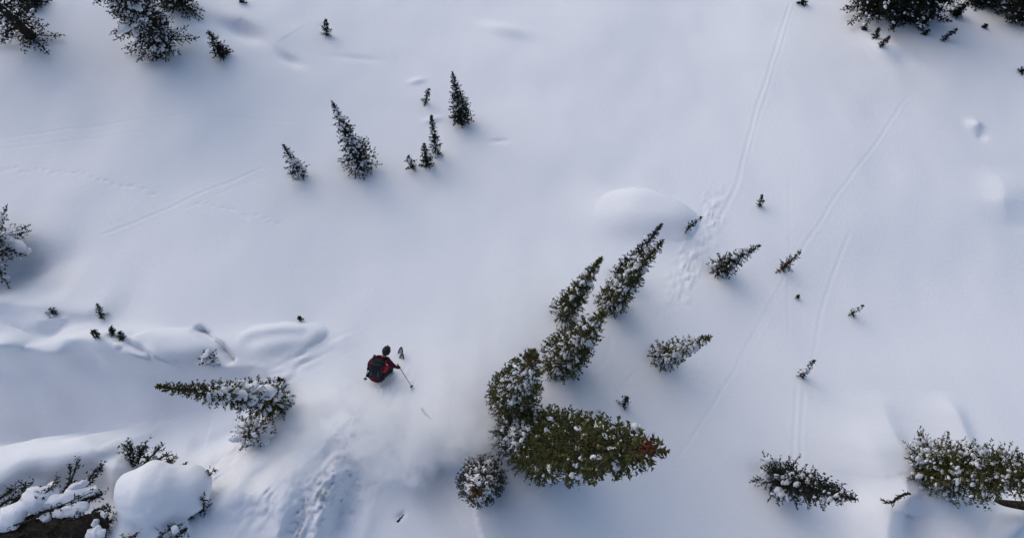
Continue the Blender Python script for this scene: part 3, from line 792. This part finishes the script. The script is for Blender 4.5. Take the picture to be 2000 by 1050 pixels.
# the brown log under it
P = smooth_path([px3(-60, 1085, .3), px3(60, 1050, .45), px3(140, 1035, .5), px3(205, 1018, .45)], 10)
rr = np.linspace(.50, .30, len(P)); V, F = tube(P, rr, 24)
V = np.array(V); V += 0.05*np.stack([N1(V[:, 0]*4, V[:, 2]*4+V[:, 1]), N2(V[:, 1]*4, V[:, 2]*4), N3(V[:, 0]*5, V[:, 1]*5)], 1)
O = P[len(P)//2]
tag(mesh_obj('log', V-O, F, BARK, None, loc=O), 'thick dark brown log under the snow-laden fallen tree at the bottom left', 'log')
limb_tree('shrub', 'snow-balled twigs at the bottom edge between the brown log and the snow-domed boulder',
 [([(190, 1050, .4), (205, 1030, .8), (220, 1008, 1.0)], .03, .16), ([(200, 1050, .4), (208, 1035, .7), (212, 995, .9)], .02, .12), ([(240, 1065, .4), (250, 1052, .7), (262, 1045, .8)], .03, .22)],
 ground(205, 1040), [([(168, 1050, .8), (185, 1040, .8), (205, 1042, .8)], .22), ([(182, 1018, .9), (190, 1022, .9)], .13), ([(198, 1008, 1.0), (206, 1002, 1.0)], .10)], seed=16, tuft=.7)
# right edge: dark trunk lying on the snow and a twig at the drift
P = smooth_path([px3(1944, 976, .25), px3(1965, 982, .4), px3(2010, 988, .7), px3(2080, 996, 1.0)], 6); O = P[0]
V, F = tube(P-O, np.linspace(.05, .17, len(P)), 10)
tag(mesh_obj('log', V, F, BARK, None, loc=O), 'dark bare trunk lying on the snow below the big conifer at the right edge', 'log')
limb_tree('twig', 'thin bent twig with a snow ridge sticking out left of the right edge conifer',
 [([(1776, 962, .5), (1755, 970, .6), (1738, 981, .7), (1726, 976, .8)], .035, .08), ([(1765, 966, .5), (1750, 976, .6), (1740, 984, .6)], .02, .08)], ground(1772, 968), seed=17, cat='twig')
limb_tree('twig', 'dark broken twig poking out of the powder right of the skier', [([(824, 799, .1), (829, 807, .15), (836, 813, .12), (844, 818, .1)], .035, 0), ([(826, 806, .1), (830, 802, .2)], .02, 0)],
 ground(833, 808), seed=18, cat='twig')
limb_tree('twig', 'short dark twig lying in the snow left of the round snow-crusted conifer', [([(776, 1018, .05), (783, 1011, .08), (789, 1004, .05)], .035, 0)], ground(782, 1011), seed=19, cat='twig')

# ------------------------------------------------------------------ skier
FAB_R = noise_mat('jacket_maroon', [(0.3, (0.05, 0.004, 0.012)), (0.7, (0.11, 0.007, 0.02))], 20, 0.7)
FAB_BR = noise_mat('jacket_red', [(0.3, (0.42, 0.008, 0.010)), (0.7, (0.6, 0.014, 0.016))], 20, 0.6)
FAB_K = noise_mat('fabric_black', [(0.3, (0.008, 0.010, 0.016)), (0.7, (0.022, 0.026, 0.036))], 25, 0.75)
HELM = noise_mat('helmet_black', [(0.3, (0.006, 0.006, 0.009)), (0.7, (0.012, 0.012, 0.016))], 5, 0.6, spec=0.25)
SKIN = noise_mat('skin', [(0.3, (0.42, 0.25, 0.18)), (0.7, (0.5, 0.31, 0.23))], 8, 0.6)
GREYP = noise_mat('grey_strap', [(0.3, (0.10, 0.11, 0.13)), (0.7, (0.16, 0.17, 0.2))], 8, 0.5)
SKIM = noise_mat('ski_topsheet', [(0.3, (0.5, 0.62, 0.52)), (0.55, (0.62, 0.68, 0.66)), (0.8, (0.10, 0.12, 0.14))], 3, 0.4)
DARKM = noise_mat('dark_metal', [(0.3, (0.02, 0.022, 0.028)), (0.7, (0.05, 0.055, 0.065))], 10, 0.4)
SK = ground(746, 717); SK[2] -= 0.12
hd = np.array(on_plane(772, 660)[:2])-np.array(on_plane(746, 742)[:2]); hd /= np.linalg.norm(hd)
fy = np.array([hd[0], hd[1], 0]); fx = np.array([hd[1], -hd[0], 0])
SC = 1.08
def L2W(x, y, z):                                 # skier frame: x right, y forward, z up
    return (fx*x+fy*y+np.array([0, 0, z]))*SC
person = thing('person', 'skier in maroon jacket with black backpack crouching over in flying powder', 'person', SK)

def skin_mesh(name, verts, edges, radii, mat, parent, sub=2, root=0):
    me = bpy.data.meshes.new(name)
    me.from_pydata([tuple(L2W(*v)) for v in verts], edges, []); me.update()
    o = bpy.data.objects.new(name, me); COL.objects.link(o)
    md = o.modifiers.new('skin', 'SKIN')
    for i, r in enumerate(radii):
        sv = me.skin_vertices[0].data[i]; rr = r if isinstance(r, tuple) else (r, r)
        sv.radius = (rr[0]*SC, rr[1]*SC); sv.use_root = (i == root)
    md.use_smooth_shade = True
    s = o.modifiers.new('sub', 'SUBSURF'); s.levels = sub; s.render_levels = sub
    me.materials.append(mat)
    if parent: o.parent = parent
    return o
# joints
J = dict(pel=(-.04, -.26, .60), wst=(-.01, -.14, .76), chs=(.05, .05, .93), nk=(.12, .25, 1.08), hd=(.17, .36, 1.17), top=(.175, .43, 1.24),
 shR=(.25, .17, 1.03), elR=(.37, .05, .90), wrR=(.49, .04, .86), haR=(.56, .045, .84),
 shL=(-.10, .16, 1.01), elL=(-.23, .0, .82), wrL=(-.26, -.09, .68), haL=(-.28, -.15, .64),
 hpR=(.11, -.24, .58), knR=(.27, .0, .40), anR=(.16, -.08, -.02), toR=(.17, .14, -.12),
 hpL=(-.11, -.24, .58), knL=(-.15, .18, .36), anL=(-.12, -.06, -.02), toL=(-.11, .16, -.12))
names = list(J); ix = {n: i for i, n in enumerate(names)}
E = [('pel', 'wst'), ('wst', 'chs'), ('chs', 'nk'), ('nk', 'hd'), ('hd', 'top'), ('chs', 'shR'), ('shR', 'elR'), ('elR', 'wrR'), ('wrR', 'haR'), ('chs', 'shL'), ('shL', 'elL'), ('elL', 'wrL'), ('wrL', 'haL'),
 ('pel', 'hpR'), ('hpR', 'knR'), ('knR', 'anR'), ('anR', 'toR'), ('pel', 'hpL'), ('hpL', 'knL'), ('knL', 'anL'), ('anL', 'toL')]
RD = dict(pel=.13, wst=.12, chs=.14, nk=.055, hd=.085, top=.07, shR=.065, elR=.042, wrR=.028, haR=.03, shL=.065, elL=.042, wrL=.028, haL=.03,
 hpR=.095, knR=.06, anR=.04, toR=.035, hpL=.095, knL=.06, anL=.04, toL=.035)
V = [J[n] for n in names]; EE = [(ix[a], ix[b]) for a, b in E]; RR = [RD[n] for n in names]
def fingers(wr, ha, side):
    w, h_ = np.array(wr), np.array(ha); d = (h_-w)/np.linalg.norm(h_-w)
    s = np.cross(d, [0, 0, 1]); s /= np.linalg.norm(s); dn = np.cross(s, d)*-1
    out = []
    for k, ln in enumerate((.040, .046, .043, .034)):
        b = h_+s*(k-1.5)*.019
        out.append([b, b+d*ln*.8+dn*.006, b+d*ln*.9-np.array([0, 0, 1])*ln*.8, b+d*.012-np.array([0, 0, 1])*ln*1.1])
    b = h_-d*.02+s*side*.03
    out.append([b, b+s*side*.02+d*.01-np.array([0, 0, .015]), b+s*side*.006+d*.025-np.array([0, 0, .035])])
    return out
for a, b, sd in (('wrR', 'haR', -1), ('wrL', 'haL', 1)):
    for fg in fingers(J[a], J[b], sd):
        prev = ix[b]
        for p in fg:
            V.append(tuple(p)); RR.append(.0085); EE.append((prev, len(V)-1)); prev = len(V)-1
# nose and chin give the head a face looking down the slope
for p, r in (((.18, .445, 1.13), .018), ((.175, .40, 1.08), .03)):
    V.append(p); RR.append(r); EE.append((ix['hd'], len(V)-1))
skin_mesh('body', V, EE, RR, SKIN, person)
# jacket
jn = ['pel', 'wst', 'chs', 'nk', 'shR', 'elR', 'wrR', 'shL', 'elL', 'wrL']; ji = {n: i for i, n in enumerate(jn)}
jE = [e for e in E if e[0] in ji and e[1] in ji]
jr = dict(pel=(.18, .15), wst=(.18, .155), chs=(.17, .155), nk=.085, shR=.10, elR=.088, wrR=.068, shL=.10, elL=.085, wrL=.065)
skin_mesh('jacket', [J[n] for n in jn], [(ji[a], ji[b]) for a, b in jE], [jr[n] for n in jn], FAB_R, person)
# bright red flank panel
V_, F_ = ICO3
def ell(name, c, r, mat, parent, tilt=0, yaw=0, src=None, amp=0.0):
    V, F = src or ICO3
    V = V*(1+amp*N2(V[:, 0]*2+1, V[:, 1]*2+V[:, 2]))[:, None]*r
    M = np.array(Matrix.Rotation(yaw, 3, 'Z') @ Matrix.Rotation(tilt, 3, 'X'))
    V = V @ M.T
    P = np.array([L2W(*(np.array(c)+v)) for v in V])
    return mesh_obj(name, P, F, mat, parent)
ell('jacket_side_panel', (.19, -.06, .90), (.085, .13, .10), FAB_BR, person, .4)
ell('jacket_hem', (-.01, -.34, .60), (.21, .13, .13), FAB_R, person, .3)
# trousers
tn = ['pel', 'hpR', 'knR', 'anR', 'hpL', 'knL', 'anL']; ti = {n: i for i, n in enumerate(tn)}
tE = [e for e in E if e[0] in ti and e[1] in ti]
tr_ = dict(pel=.17, hpR=.15, knR=.135, anR=.09, hpL=.135, knL=.10, anL=.085)
skin_mesh('trousers', [J[n] for n in tn], [(ti[a], ti[b]) for a, b in tE], [tr_[n] for n in tn], FAB_K, person)
for s in 'RL':
    a = np.array(J['an'+s]); t_ = np.array(J['to'+s])
    skin_mesh('ski_boot', [tuple(a+[0, -.01, .16]), tuple(a), tuple(t_)], [(0, 1), (1, 2)], [.075, .075, .06], HELM, person)
    w = np.array(J['wr'+s]); h_ = np.array(J['ha'+s])
    skin_mesh('glove', [tuple(w-(h_-w)*.4), tuple(w), tuple(h_), tuple(h_+(h_-w)*.5-np.array([0, 0, .03]))], [(0, 1), (1, 2), (2, 3)], [.055, .05, .052, .035], FAB_K, person, 1)
# helmet with brim, goggles and a little camera on top
ell('helmet', (.173, .385, 1.20), (.115, .14, .118), HELM, person, -.35, 0, None, .03)
ell('helmet_vent', (.173, .33, 1.295), (.03, .018, .015), GREYP, person, -.1)
ell('goggles', (.18, .49, 1.16), (.085, .035, .05), HELM, person, -.5)
ell('goggle_strap', (.173, .395, 1.195), (.119, .04, .121), DARKM, person, .9)
mb = MB(); 
def boxmb(mb, c, h3, rot=None):
    c = np.array(c, float); vs = []
    for sx in (-1, 1):
        for sy in (-1, 1):
            for sz in (-1, 1):
                v = np.array([sx*h3[0], sy*h3[1], sz*h3[2]])
                if rot is not None: v = np.array(rot) @ v
                vs.append(L2W(*(c+v)))
    mb.add(vs, [(0, 1, 3, 2), (4, 6, 7, 5), (0, 4, 5, 1), (2, 3, 7, 6), (0, 2, 6, 4), (1, 5, 7, 3)])
boxmb(mb, (.20, .49, 1.30), (.022, .045, .03))
o = mb.build('helmet_camera', DARKM, person, False); o.modifiers.new('bev', 'BEVEL').width = .008
# backpack: rounded main bag, lid, side pocket, straps
tilt = math.atan2(J['chs'][2]-J['pel'][2], J['chs'][1]-J['pel'][1])
Rt = np.array(Matrix.Rotation(tilt, 3, 'X'))
def bag(name, c, h3, mat, bev, parent):
    mb = MB(); boxmb(mb, c, h3, Rt); o = mb.build(name, mat, parent)
    b = o.modifiers.new('bev', 'BEVEL'); b.width = bev; b.segments = 4
    return o
bp = bag('backpack', (-.005, -.16, 1.04), (.165, .25, .10), FAB_K, .07, person)
bag('backpack_lid', (.045, .05, 1.12), (.15, .09, .085), FAB_K, .05, person)
bag('backpack_pocket', (-.01, -.21, 1.13), (.11, .12, .045), FAB_K, .035, person)
for sx in (-1, 1):
    pts = [L2W(sx*.10, -.02, 1.16), L2W(sx*.125, .16, 1.18), L2W(sx*.12, .22, 1.08), L2W(sx*.11, .16, .93)]
    Vt, Ft = tube(smooth_path(pts, 5), [.022]*16, 6); mesh_obj('shoulder_strap', Vt, Ft, FAB_K, person)
    pts = [L2W(sx*.09, -.33, 1.10), L2W(sx*.095, -.2, 1.175), L2W(sx*.09, -.08, 1.20)]
    Vt, Ft = tube(smooth_path(pts, 5), [.008]*11, 5); mesh_obj('compression_strap', Vt, Ft, GREYP, person)

def pole(label, top, bot):
    a = np.array(top, float); b = np.array(bot, float)
    root = thing('ski_pole', label, 'ski pole', a, 'ski poles of the skier')
    b = b-a; d = b/np.linalg.norm(b)
    Vt, Ft = tube([-d*.02, b*.5, b], [.011, .010, .008], 8); mesh_obj('shaft', Vt, Ft, DARKM, root)
    Vt, Ft = tube([-d*.13, -d*.09, d*.0, d*.03], [.020, .016, .018, .013], 10); mesh_obj('grip', Vt, Ft, FAB_K, root)
    c = b-d*.06
    Vt, Ft = tube([c-d*.012, c, c+d*.012], [.035, .058, .05], 12); mesh_obj('basket', Vt, Ft, FAB_K, root)
    Vt, Ft = tube([b-d*.01, b+d*.04], [.008, .002], 6); mesh_obj('pole_tip', Vt, Ft, DARKM, root)
hR = SK+L2W(.58, .05, .86)
def along(px, py, zlift_world):                  # point on a pixel's ray at a world height
    d = ray(px, py); return CAM+d*((zlift_world-CAM_Z)/d[2])
pole('ski pole held out by the skier\'s right glove, basket down to the right', hR, ground(806, 757)+np.array([0, 0, .05]))
hL = SK+L2W(-.29, -.16, .63)
pole('ski pole half hidden at the skier\'s left hip, basket to the lower left', hL, ground(714, 743)+np.array([0, 0, .12]))

def ski(label, x, tipup, yaw, y0=0):
    pts = []; prof = []
    for i in range(29):
        u = i/28; y = -1.08+y0+1.75*u
        e = max(0, (u-.80)/.20); lift = tipup*e**1.6
        tail = max(0, (0.08-u)/.08)
        w = .066+.010*abs(u-.45)*2
        if e > 0: w *= math.sqrt(max(0.02, 1-e**3.2))
        if tail > 0: w *= math.sqrt(max(.05, 1-tail**3))
        pts.append((y, lift, w))
    cy, sy = math.cos(yaw), math.sin(yaw)
    Vs = []; 
    for y, l, w in pts:
        for sx, dz in ((-1, 0), (1, 0), (1, -.014), (-1, -.014)):
            xx = sx*w; X = x+xx*cy+y*sy; Y = -xx*sy+y*cy
            Vs.append(L2W(X, Y, -.16-Y*SLOPE*0.75+l+dz))
    F = []
    for i in range(len(pts)-1):
        for k in range(4):
            k2 = (k+1) % 4; F.append((i*4+k, i*4+k2, (i+1)*4+k2, (i+1)*4+k))
    F += [(3, 2, 1, 0), tuple(len(Vs)-4+k for k in range(4))]
    root = thing('ski', label, 'ski', SK, 'skis of the skier')
    mesh_obj('ski_board', np.array(Vs), F, SKIM, root)
    # dark rim round the shovel
    rim = [Vs[i*4+0] for i in range(20, 29)]+[Vs[i*4+1] for i in range(28, 19, -1)]
    Vt, Ft = tube([np.array(p)+[0, 0, .006] for p in rim], [.017]*len(rim), 6); mesh_obj('tip_edge', Vt, Ft, DARKM, root)
    mb = MB(); boxmb(mb, (x, -.1, -.10), (.035, .16, .02)); mb.build('binding', DARKM, root, False)
ski('left ski, its tip the farther up of the two tips above the glove', .30, .62, .18)
ski('right ski, its tip the lower of the two tips just above the glove', .41, .50, .16, -.18)

# ------------------------------------------------------------------ flying powder
def cloud():
    blobs = []                                     # world centre, radii, strength
    for px, py, lift, r, k in [(722, 795, .3, .75, 9.0), (766, 806, .35, .8, 7.0), (740, 830, .5, .8, 4.0), (705, 800, .3, .95, 2.6), (755, 865, .4, 1.3, 3.4), (845, 838, .5, 1.0, 4.2), (700, 860, .35, .8, 3.0), (800, 905, .4, .9, 3.0),
                               (905, 852, .5, 1.1, 3.2), (955, 845, .5, .8, 2.4), (640, 870, .3, 1.4, .8), (880, 770, .5, 1.3, .5), (950, 700, .7, 2.0, .15), (985, 590, .8, 2.8, .07), (660, 800, .3, 1.0, 1.2), (600, 920, .3, 1.3, .7)]:
        blobs.append((on_plane(px, py, lift), r, k*1.9))
    C = np.array([b[0] for b in blobs])
    lo = C.min(0)-2.6; hi = C.max(0)+2.6
    ctr = (lo+hi)/2
    # closed box that follows the slope
    V = []
    x0, x1, y0, y1 = lo[0], hi[0], lo[1], hi[1]
    for (x, y) in ((x0, y0), (x1, y0), (x1, y1), (x0, y1)):
        V.append((x, y, -SLOPE*y-0.8)); V.append((x, y, -SLOPE*y+3.4))
    F = [(0, 6, 4, 2), (1, 3, 5, 7), (0, 2, 3, 1), (2, 4, 5, 3), (4, 6, 7, 5), (6, 0, 1, 7)]
    m = bpy.data.materials.new('flying_powder'); m.use_nodes = True
    nt = m.node_tree; nt.nodes.remove(nt.nodes['Principled BSDF'])
    out = nt.nodes['Material Output']
    pv = nt.nodes.new('ShaderNodeVolumePrincipled')
    pv.inputs['Color'].default_value = (0.998, 0.998, 0.999, 1); pv.inputs['Anisotropy'].default_value = -0.25
    geo = nt.nodes.new('ShaderNodeTexCoord')
    nz = nt.nodes.new('ShaderNodeTexNoise'); nz.inputs['Scale'].default_value = 1.7; nz.inputs['Detail'].default_value = 6
    nz.inputs['Distortion'].default_value = 0.5
    nt.links.new(geo.outputs['Object'], nz.inputs['Vector'])
    mr = nt.nodes.new('ShaderNodeMapRange'); mr.inputs[1].default_value = 0.46; mr.inputs[2].default_value = 0.62
    nt.links.new(nz.outputs['Fac'], mr.inputs[0])
    total = None
    for c, r, k in blobs:
        sub = nt.nodes.new('ShaderNodeVectorMath'); sub.operation = 'DISTANCE'
        sub.inputs[1].default_value = tuple(c-ctr); nt.links.new(geo.outputs['Object'], sub.inputs[0])
        d = nt.nodes.new('ShaderNodeMapRange'); d.interpolation_type = 'SMOOTHSTEP'
        d.inputs[1].default_value = 0; d.inputs[2].default_value = r; d.inputs[3].default_value = k; d.inputs[4].default_value = 0
        nt.links.new(sub.outputs['Value'], d.inputs[0])
        if total is None: total = d.outputs[0]
        else:
            a = nt.nodes.new('ShaderNodeMath'); a.operation = 'ADD'
            nt.links.new(total, a.inputs[0]); nt.links.new(d.outputs[0], a.inputs[1]); total = a.outputs[0]
    a = nt.nodes.new('ShaderNodeMath'); a.operation = 'MULTIPLY_ADD'; a.inputs[1].default_value = 1.7; a.inputs[2].default_value = 0.12
    nt.links.new(mr.outputs[0], a.inputs[0])
    mu = nt.nodes.new('ShaderNodeMath'); mu.operation = 'MULTIPLY'
    nt.links.new(total, mu.inputs[0]); nt.links.new(a.outputs[0], mu.inputs[1])
    nt.links.new(mu.outputs[0], pv.inputs['Density'])
    nt.links.new(pv.outputs[0], out.inputs['Volume'])
    o = mesh_obj('powder_cloud', np.array(V)-ctr, F, m, None, False, loc=ctr)
    tag(o, 'cloud of fine snow powder flying up behind and below the skier', 'snow cloud')
    o['kind'] = 'stuff'
cloud()
try:
    S.cycles.volume_step_rate = 1.5
    S.cycles.volume_bounces = 12
    S.cycles.max_bounces = 16
except Exception: pass

# clods and grains of snow thrown up with the powder
rngc = np.random.RandomState(9); VV = []; FF = []; o_ = 0
for k in range(300):
    t = rngc.rand()**1.4
    cx_ = 745-150*t+rngc.randn()*(14+40*t); cy_ = 765+270*t+rngc.randn()*10
    if rngc.rand() < 0.3: cx_ = 745+150*rngc.rand(); cy_ = 780+90*rngc.rand()
    p = ground(cx_, cy_, 3) + np.array([0, 0, (0.01 if t > 0.3 else abs(rngc.randn())*0.22)])
    r_ = 0.012+0.028*rngc.rand()**3
    v, f = lump(rngc, ICO1, 1.0, .25)
    VV.append(v*r_*[1, rngc.uniform(.6, 1.2), .7]+p); FF += [tuple(i+o_ for i in g) for g in f]; o_ += len(v)
VV = np.vstack(VV); O = VV.mean(0)
cl = mesh_obj('snow_clods', VV-O, FF, SNOWC, None, loc=O)
tag(cl, 'loose clods and grains of snow scattered along the churned ski trail', 'snow clods'); cl['kind'] = 'stuff'
